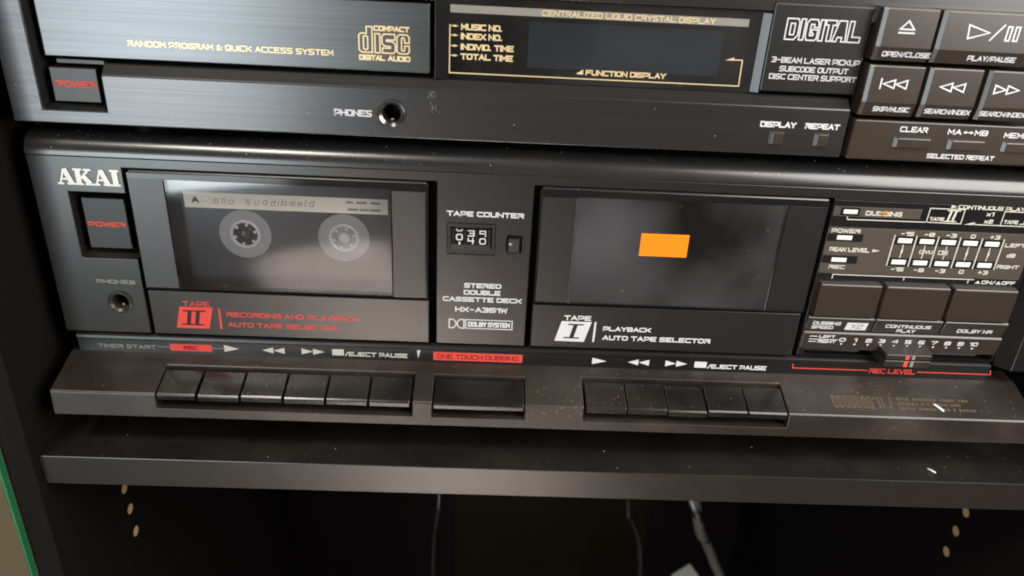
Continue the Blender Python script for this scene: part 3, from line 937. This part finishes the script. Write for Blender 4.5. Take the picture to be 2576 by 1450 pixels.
mp = flat_map(0, (-0.7, -166.0, -1.0 / 8.4))
write('LEFT', 153.2, 160.6, -168.2, 1.6, M['white'], scl, mp=mp, th=0.24)
write('RIGHT', 153.2, 161.6, -171.0, 1.6, M['white'], scl, mp=mp, th=0.24)
lines('lettering', [[(149.0, -169.0), (162.0, -169.0)], [(149.0, -167.4), (152.3, -167.4)], [(149.0, -170.3), (152.3, -170.3)]], 0.4, M['white'], scl, mp=mp)
for i in range(11):
    xc = 164.4 + i * 6.15
    hw = 1.5 if i not in (1, 10) else (0.7 if i == 1 else 2.0)
    write(str(i), xc - hw, xc + hw, -169.9, 2.1, M['white'], scl, mp=mp, th=0.24)
polys('lettering', [rect(164.0 + i * 6.15, 164.9 + i * 6.15, -171.6, -170.8) for i in range(11)], M['white'], scl, mp=mp)
# slider
for z0, z1, t_ in ((-174.6, -170.9, 1.1), (-178.4, -174.9, 0.2)):
    bm = B(); taper(bm, 181.2, 206.4, -7.2, 5, z0, z1, 1.8, 2.4, t_, 0.1)
    kn = part('slider_knob', bm, M['plastic_dusty'], dk, 0.4, seg=3)
    boxpart('pointer', 191.8, 193.6, -7.32, -6.9, z0 + 0.35, z1 - t_ - 0.1, M['red'], kn, 0.05, label='orange red pointer mark')
    boxpart('pointer', 194.8, 196.2, -7.32, -6.9, z0 + 0.35, z1 - t_ - 0.1, M['grey_shaded'], kn, 0.05, label='grey pointer mark')
bm = B(); extr(bm, [(238.4, -178.4), (252, -178.4), (252, -97.3), (238.4, -97.3)], -0.02, 12)
part('end_cheek', bm, M['brushed'], dk, 0.0)
bm = B()
for x in (0,):
    v = [bm.verts.new(p) for p in ((238.5, 0.0, -180), (244.5, -5.0, -180), (252, -5.0, -180), (252, 0.0, -180), (238.5, 0.0, -101), (244.5, -5.0, -104), (252, -5.0, -104), (252, 0.0, -101))]
    for f in ((0, 1, 2, 3), (4, 7, 6, 5), (0, 4, 5, 1), (1, 5, 6, 2), (2, 6, 7, 3), (3, 7, 4, 0)):
        bm.faces.new([v[i] for i in f])
part('end_cap', bm, M['gloss'], dk, 0.3)

# ================================================================== the cassette in the left door
ct = thing('cassette_tape', 'dark cassette tape with a cream paper label inside the left cassette door', 'cassette', (-84, 9, -168.5))
CY = 7.0
boxpart('shell', -134, -33.8, CY, CY + 6, -168, -104.4, M['shell'], ct, 0.8)
pl = boxpart('paper_label', -128.8, -42.9, CY - 0.15, CY + 0.02, -119.7, -112.8, M['paper'], ct, 0.05)
write('A', -125.6, -122.6, -117.6, 2.9, M['ink'], pl, CY - 0.15, 0.24)
hx = -116.5
for ch in 'olla suadibeeld':
    if ch == ' ':
        hx += 3.4
        continue
    wd = 0.5 if ch in 'li' else 2.1 + 0.5 * random.random()
    hz = -117.7 + 0.5 * random.random()
    write(ch, hx, hx + wd, hz, 2.7 + 0.6 * random.random(), M['pencil'], pl, CY - 0.15, 0.11, slant=0.12 + 0.2 * random.random())
    hx += wd + 0.7 + 0.7 * random.random()
for z, segs in ((-115.2, ((-60.4, -57.6), (-56.2, -51.6), (-50.2, -46.0))), (-118.4, ((-60, -55.4), (-54.9, -51), (-50.6, -46.0)))):
    polys('lettering', [rect(a, b, z, z + 1.1) for a, b in segs], M['pencil'], pl, CY - 0.15)
for i, (cx, cz) in enumerate(((-104.6, -131.2), (-62.2, -131.2))):
    bm = B(); lathe_y(bm, cx, cz, [(6.6, CY - 0.25), (11.0, CY - 0.25), (11.2, CY + 0.02)], 48)
    rl = part('reel', bm, M['reel'], ct, flat=False)
    bm = B(); lathe_y(bm, cx, cz, [(6.6, CY - 0.25), (6.3, CY - 0.6), (5.6, CY - 0.6), (5.2, CY - 0.1)], 48)
    part('hub_rim', bm, M['reel_rim'], rl, flat=False)
    bm = B(); lathe_y(bm, cx, cz, [(5.3, CY - 0.08), (0.01, CY - 0.08)], 32)
    part('hub_hole', bm, M['dark'] if i == 0 else M['reel'], rl)
    bm = B()
    for kx in range(6):
        a = kx * math.pi / 3 + 0.3 + i
        c, s = math.cos(a), math.sin(a)
        pts = [(cx + c * 5.4 - s * 0.6, cz + s * 5.4 + c * 0.6), (cx + c * 5.4 + s * 0.6, cz + s * 5.4 - c * 0.6), (cx + c * 3.9 + s * 0.5, cz + s * 3.9 - c * 0.5), (cx + c * 3.9 - s * 0.5, cz + s * 3.9 + c * 0.5)]
        extr(bm, pts, CY - 0.6, CY - 0.1)
    part('hub_teeth', bm, M['reel_rim'], rl, kind='stuff')
    bm = B(); lathe_y(bm, cx, cz, [(2.6, CY - 0.1), (2.4, CY - 1.0), (1.2, CY - 1.6), (0.01, CY - 1.6)], 20)
    part('spindle', bm, M['plastic'] if i == 0 else M['reel_rim'], rl, flat=False)

# ================================================================== CD player
cd = thing('cd_player', 'black compact disc player with gold lettering standing on the cassette deck', 'cd player', (30, 110, -88.4))
boxpart('chassis', -180, 246, 16, 250, -80, 34, M['plastic'], cd, 0.5)
for x in (-150, 215):
    for y in (40, 215):
        bm = B(); lathe_y(bm, 0, 0, [(0.01, 0), (12, 0), (13, 1), (13, 8.2), (0.01, 8.2)], 24)
        bmesh.ops.rotate(bm, verts=bm.verts[:], cent=(0, 0, 0), matrix=Matrix.Rotation(math.pi / 2, 3, 'X'))
        bmesh.ops.translate(bm, verts=bm.verts[:], vec=(x, y, -88.3))
        part('foot', bm, M['plastic'], cd, flat=False)
def facet(b):
    prism(b, [(-20, -64.2), (-2.0, -64.2), (2.2, -60.2), (2.2, 60), (-20, 60)], -150.0, 260)
def tray_well(b):
    box(b, -174.3, 260, -30, 60, -60.2, 60)
def pwell(b):
    box(b, -174.3, -149.9, -30, 60, -78.0, -59.0)
bm = B(); box(bm, -186.6, 141.8, -2, 14, -83.4, 38)
face = part('face_panel', bm, M['cdface'], cd, 0.55, cut=[tray_well, facet, pwell, round_hole(-39.3, -73.7, 4.6, -8, 12)], seg=3)
boxpart('inner_plate', -176, 250, 12.5, 14.5, -80, 34, M['dark'], cd, 0)
tr = boxpart('disc_tray', -171.5, -24.7, 2, 12, -58.4, -32.7, M['tray'], cd, 0.4)
write('RANDOM PROGRAM & QUICK ACCESS SYSTEM', -139.4, -61.6, -53.4, 2.2, M['gold'], tr, 2, 0.19)
# compact disc emblem
def cdx(u): return -52.2 + u * 20.2 / 1650
def cdz(v): return -41.6 - v * 13.0 / 1060
def oc(lst): return [[(cdx(u), cdz(v)) for u, v in l] for l in lst]
emb = oc([
    [(260, 30), (420, 30), (420, 800), (120, 800), (40, 740), (40, 290), (100, 230), (260, 230), (260, 30)],
    [(170, 330), (230, 300), (290, 330), (290, 690), (230, 730), (170, 690), (170, 330)],
    [(500, 230), (640, 230), (640, 800), (500, 800), (500, 230)],
    [(1070, 230), (1070, 400), (830, 400), (830, 440), (1000, 450), (1080, 520), (1080, 740), (1020, 800), (710, 800), (710, 650), (940, 650), (940, 600), (780, 590), (700, 520), (700, 300), (760, 230), (1070, 230)],
    [(1480, 470), (1350, 470), (1350, 350), (1300, 310), (1260, 350), (1260, 690), (1300, 720), (1350, 690), (1350, 560), (1480, 560), (1480, 740), (1420, 800), (1200, 800), (1130, 740), (1130, 300), (1200, 230), (1420, 230), (1480, 300), (1480, 470)]])
emb = [[(x * 1.0 + (x - cdx(0)) * 0.085, z) for x, z in l] for l in emb]
lines('emblem', emb, 0.52, M['gold'], tr, 2)
write('COMPACT', cdx(500), cdx(1620), cdz(150), 2.0, M['gold'], tr, 2, 0.27)
write('DIGITAL', cdx(30), cdx(850), cdz(1045), 2.1, M['gold'], tr, 2, 0.27)
write('AUDIO', cdx(930), cdx(1640), cdz(1045), 2.1, M['gold'], tr, 2, 0.27)
boxpart('top_bezel', -174, 246, 1.2, 12, -31.4, 37, M['brushed'], cd, 0.35, cut=[hole(-22.6, 142.8, -40, -29.2)])
# CD power button
bm = B(); taper(bm, -171.2, -152.6, 1.6, 12, -75.9, -62.0, 0.3, 0.4, 0.4, 0.3)
pb = part('power_button', bm, M['plastic'], cd, 0.3)
write('POWER', -169.4, -153.8, -69.9, 2.5, M['redlit'], pb, 1.6, 0.24)
boxpart('well_lintel', -168.2, -149.9, 3.0, 12, -61.2, -59.3, M['plastic'], cd, 0.3)
bm = B(); prism(bm, [(-1.2, -78.0), (10, -78.0), (10, -75.6), (2.0, -76.6)], -173.8, -150.0)
part('well_sill', bm, M['gloss'], cd, 0.3)
write('PHONES', -61.7, -47.0, -75.4, 2.6, M['white'], face, -2, 0.22)
jack(-39.3, -73.7, -2, 5.7, cd, M['plastic'], M['ring'])
write('DISPLAY', 106.8, 121.3, -72.3, 2.3, M['white'], face, -2, 0.25)
write('REPEAT', 124.9, 138.9, -72.3, 2.3, M['white'], face, -2, 0.25)
for x in (111.0, 129.2):
    bm = B(); taper(bm, x, x + 6.0, -3.0, -1.99, -79.2, -73.6, 1.6, 0.3, 0.7, 0.2)
    part('small_button', bm, M['button'], cd, 0.25)
# display window
bm = B(); box(bm, -22.4, 104.6, 2.4, 8, -60.0, -29.6)
dw = part('display_window', bm, M['lens'], cd, 0.0)
boxpart('display_backing', -22.2, 104.4, 8.2, 12, -60.0, -29.6, M['dark'], cd, 0)
boxpart('display_screen', 13.2, 89.2, 7.6, 8.15, -55.4, -37.8, M['lcd'], cd, 0.1)
bm = B(); extr(bm, [(-22.6, -60.1), (-17.9, -60.1), (-17.9, -29.4), (-22.6, -29.4)], 1.0, 2.35)
for v in bm.verts:
    if v.co.x > -18 and v.co.y < 1.5: v.co.y = 2.2
part('window_trim', bm, M['gloss'], cd, 0.2)
bm = B(); extr(bm, [(101.4, -59.6), (104.4, -59.6), (104.4, -30.0), (101.4, -30.0)], 0.6, 2.35)
for v in bm.verts:
    if v.co.x < 102 and v.co.y < 1.5: v.co.y = 2.2
part('window_trim', bm, M['gloss'], cd, 0.2)
poly('lettering', rect(-17.0, 96.6, -35.4, -32.6), M['grey_shaded'], dw, 2.4)
write('CENTRALIZED LIQUID CRYSTAL DISPLAY', 17.5, 83.7, -35.1, 2.1, M['gold'], dw, 2.33, 0.19)
for s, xe, z in (('MUSIC NO.', 2.9, -41.6), ('INDEX NO.', 3.0, -45.0), ('INDIVID. TIME', 7.5, -48.9), ('TOTAL TIME', 7.4, -52.5)):
    write(s, -12.9, xe, z, 2.3, M['gold'], dw, 2.4, 0.25)
    lines('lettering', [[(-17.0, z + 1.4), (-15.0, z + 1.4)]], 0.36, M['gold'], dw, 2.4)
    polys('lettering', [tri_r(-15.6, -13.8, z + 1.4, 0.5)], M['gold'], dw, 2.4, lift=3)
lines('lettering', [[(-17.1, -39.9), (-17.1, -57.7), (96.8, -57.7), (96.6, -47.8), (92.0, -47.8)]], 0.42, M['gold'], dw, 2.4)
polys('lettering', [[(89.8, -48.1), (93.5, -48.1), (93.2, -46.9)]], M['gold'], dw, 2.4, lift=3)
polys('lettering', [[(32.2, -55.9), (35.0, -56.2), (35.0, -54.1)]], M['gold'], dw, 2.4)
write('FUNCTION DISPLAY', 36.0, 67.6, -56.3, 2.1, M['gold'], dw, 2.4, 0.25)
# DIGITAL panel
bm = B(); box(bm, 104.8, 142.8, 0.4, 12, -58.8, -26.0)
dp = part('badge_panel', bm, M['plastic'], cd, 0.5)
def dg(l): return [[(110.5 + x * 0.322, -38.9 + z * 0.79) for x, z in q] for q in l]
def it(x, z): return x + 0.55 * z
DIG = [[(0, 0), (11, 0), (15, 2), (15, 8), (13, 9.6), (0, 9.6), (0, 0)], [(5, 2.2), (10, 2.2), (10, 7.4), (5, 7.4), (5, 2.2)],
 [(17, 0), (22, 0), (22, 9.6), (17, 9.6), (17, 0)],
 [(38, 6), (33, 6), (33, 7.4), (29, 7.4), (29, 2.2), (33, 2.2), (33, 3.2), (31, 3.2), (31, 5), (38, 5), (38, 1), (36, 0), (26, 0), (24, 2), (24, 8), (27, 9.6), (36, 9.6), (38, 8), (38, 6)],
 [(40, 0), (45, 0), (45, 9.6), (40, 9.6), (40, 0)],
 [(50, 0), (55, 0), (55, 7.4), (59, 7.4), (59, 9.6), (46.5, 9.6), (46.5, 7.4), (50, 7.4), (50, 0)],
 [(57, 0), (62, 0), (63, 2), (68, 2), (68, 0), (73, 0), (71, 9.6), (62, 9.6), (57, 0)],
 [(75, 0), (90, 0), (90, 2.4), (80, 2.4), (80, 9.6), (75, 9.6), (75, 0)]]
lines('emblem', dg(DIG), 0.46, M['white'], dp, 0.4)
write('3-BEAM LASER PICKUP', 107.2, 141.8, -47.6, 2.1, M['white_thin'], dp, 0.4, 0.2)
write('SUBCODE OUTPUT', 110.9, 138.1, -50.9, 2.1, M['white_thin'], dp, 0.4, 0.2)
write('DISC CENTER SUPPORT', 107.4, 142.0, -53.9, 2.1, M['white_thin'], dp, 0.4, 0.2)
# transport buttons
FB = -5.0
def tbutton(x0, x1, zt, zb, zs, text, tx0, tx1, tz):
    """Transport button: flat top part, lower legend part leaning back, broad chamfer down the left side."""
    bm = B()
    rows = [(x0 + 1.5, FB, 0), (x0, FB + 0.8, 0), (x0, 6, 1), (x1, 6, 1), (x1, FB + 0.5, 0), (x1 - 0.4, FB, 0)]
    lev = []
    for z, back in ((zt, 0.25), (zt - 0.4, 0.0), (zs, 0.0), (zb, 1.35)):
        lev.append([bm.verts.new((x, y + (0 if fix else back), z)) for x, y, fix in rows])
    bm.faces.new(lev[0]); bm.faces.new(lev[-1][::-1])
    for a, b in zip(lev, lev[1:]):
        for i in range(6):
            bm.faces.new([a[i], b[i], b[(i + 1) % 6], a[(i + 1) % 6]])
    bt = part('transport_button', bm, M['button'], cd, 0.12, seg=2)
    write(text, tx0, tx1, tz, 2.0, M['white'], bt, mp=flat_map(0, (FB, zs, 1.35 / (zb - zs))), th=0.2)
    return bt
b1 = tbutton(143.9, 165.2, -25.2, -44.4, -39.2, 'OPEN/CLOSE', 147.2, 165.8, -42.8)
b2 = tbutton(166.6, 213, -25.2, -44.4, -39.2, 'PLAY/PAUSE', 180.4, 199.2, -42.9)
b3 = tbutton(143.9, 165.6, -46.0, -65.4, -60.0, 'SKIP/MUSIC', 149.0, 163.6, -63.6)
b4 = tbutton(167.4, 188.6, -46.0, -65.4, -60.0, 'SEARCH/INDEX', 169.6, 188.0, -63.6)
b5 = tbutton(190.6, 212, -46.0, -65.4, -60.0, 'SEARCH/INDEX', 191.8, 210.2, -63.6)
W_ = M['white']
lines('lettering', [[(151.4, -32.6), (156.8, -32.6), (154.1, -29.6), (151.4, -32.6)], [(151.2, -33.9), (157.0, -33.9)]], 0.56, W_, b1, FB)
lines('lettering', [[(177.2, -29.9), (177.8, -34.8), (185.6, -32.4), (177.2, -29.9)], [(186.4, -35.0), (190.6, -29.4)], [(192.2, -34.9), (192.2, -29.9), (193.7, -29.9), (193.7, -34.9), (192.2, -34.9)], [(195.2, -34.9), (195.2, -29.9), (196.7, -29.9), (196.7, -34.9), (195.2, -34.9)]], 0.56, W_, b2, FB)
lines('lettering', [[(149.4, -51.0), (149.4, -54.6)], [(154.8, -51.2), (154.8, -54.4), (150.4, -52.8), (154.8, -51.2)], [(159.6, -51.2), (159.6, -54.4), (155.3, -52.8), (159.6, -51.2)]], 0.56, W_, b3, FB)
lines('lettering', [[(177.4, -51.4), (177.4, -54.6), (172.8, -53.0), (177.4, -51.4)], [(182.4, -51.4), (182.4, -54.6), (177.9, -53.0), (182.4, -51.4)]], 0.56, W_, b4, FB)
lines('lettering', [[(194.4, -51.4), (194.4, -54.6), (198.9, -53.0), (194.4, -51.4)], [(199.4, -51.4), (199.4, -54.6), (204.0, -53.0), (199.4, -51.4)]], 0.56, W_, b5, FB)
bm = B(); box(bm, 144.3, 250, -2, 14, -83.8, -67.4)
lr = part('lower_panel', bm, M['button'], cd, 0.8, seg=3)
write('CLEAR', 163.4, 174.7, -71.8, 2.2, M['white'], lr, -2, 0.2)
write('MA', 183.0, 188.6, -72.0, 2.2, M['white'], lr, -2, 0.2)
write('MB', 194.0, 199.4, -72.0, 2.2, M['white'], lr, -2, 0.2)
lines('lettering', [[(189.8, -70.9), (193.0, -70.9)]], 0.36, M['white'], lr, -2)
polys('lettering', [tri_l(189.2, 190.5, -70.9, 0.7), tri_r(192.2, 193.5, -70.9, 0.7)], M['white'], lr, -2, lift=3)
write('MEMORY', 206.2, 222.0, -72.4, 2.2, M['white'], lr, -2, 0.2)
write('SELECTED REPEAT', 177.2, 205.2, -82.0, 1.9, M['white'], lr, -2, 0.2)
for x in (161.6, 183.8, 206.2):
    bm = B(); taper(bm, x, x + 15.2, -3.1, -1.99, -78.2, -73.5, 1.7, 0.3, 0.8, 0.2)
    part('memory_button', bm, M['button'], cd, 0.25)

# ================================================================== lint, crumbs and dust
def fibre(label, a, b, r):
    a, b = Vector(a), Vector(b)
    bm = B(); tube(bm, [a, a + (b - a) * 0.12, a + (b - a) * 0.5 + Vector((0, 0, 0.1)), a + (b - a) * 0.88, b], [r * 0.4, r, r, r, r * 0.4], 8)
    o = part('lint', bm, M['lint'], None, flat=False)
    tag(o, label, 'lint', 'white lint fibres')
fibre('larger white lint fibre lying on the key ledge beside faded gold print', (206.6, -14.6, ztop(-14.6) + 0.6), (209.9, -18.6, ztop(-18.6) + 0.6), 0.55)
fibre('smaller white lint fibre lying on the shelf board below the deck', (212.1, -18.1, -227.0), (214.6, -21.2, -227.0), 0.45)
bm = B()
bmesh.ops.create_icosphere(bm, subdivisions=2, radius=1.0)
for v in bm.verts:
    v.co = Vector((v.co.x * 2.0 + v.co.z * 0.5, v.co.y * 0.5, v.co.z * 0.9)) * (0.8 + 0.4 * random.random()) + Vector((167.4, -0.1, -107.0))
o = part('crumb', bm, M['crumb'], None, flat=False)
tag(o, 'orange brown crumb stuck over the small dubbing legend', 'crumb')

def scatter(name, n, f, m, label, rmin, rmax):
    bm = B()
    for _ in range(n):
        c = Vector(f())
        r = rmin + (rmax - rmin) * random.random() ** 3
        e = Euler((random.random() * 6, random.random() * 6, random.random() * 6)).to_matrix()
        el = 1 + 1.5 * random.random()
        v = [bm.verts.new(c + e @ Vector(p) * r) for p in ((el, 0, 0), (-0.5, 0.8, 0), (-0.5, -0.8, 0), (0, 0, 0.7))]
        for q in ((0, 1, 2), (0, 3, 1), (1, 3, 2), (2, 3, 0)):
            bm.faces.new([v[i] for i in q])
    tag(part(name, bm, m, None, flat=True), label, kind='stuff')
def on_ledge():
    x = -180 + 425 * (1 - random.random() ** 1.8); y = -1.5 - 19.5 * random.random()
    return (x, y, ztop(y) + 0.05)
def on_shelf():
    x = -190 + 470 * (1 - random.random() ** 2.2)
    return (x, -26 + 22 * random.random(), -227.4)
def on_face():
    if random.random() < 0.5:
        return (38 + 84 * random.random(), -1.05, -152 + 44 * random.random())
    return (-184 + 320 * random.random(), -2.05, -82 + 17 * random.random())
def on_smudge():
    u = random.random()
    return (-23.5 + 4 * (u - 0.3) ** 2 + random.gauss(0, 0.9), -2.05, -64.6 - 8.5 * u * u)
def on_lip():
    a = random.random() * 1.3
    return (-180 + 425 * random.random(), 9.5 - 9.3 * math.sin(a), -96.6 + 8.1 * math.cos(a))
scatter('dust', 200, on_ledge, M['dust'], 'pale dust specks on the key ledge', 0.08, 0.32)
scatter('dust', 80, on_shelf, M['dust'], 'pale dust specks on the shelf board', 0.08, 0.40)
scatter('dust', 36, on_face, M['dust'], 'pale dust specks on the front faces', 0.08, 0.40)
scatter('dust', 160, on_lip, M['dust'], 'pale dust specks on the rounded top lip', 0.08, 0.35)
scatter('dust', 70, on_smudge, M['dust'], 'pale smear of dust below the display', 0.06, 0.30)
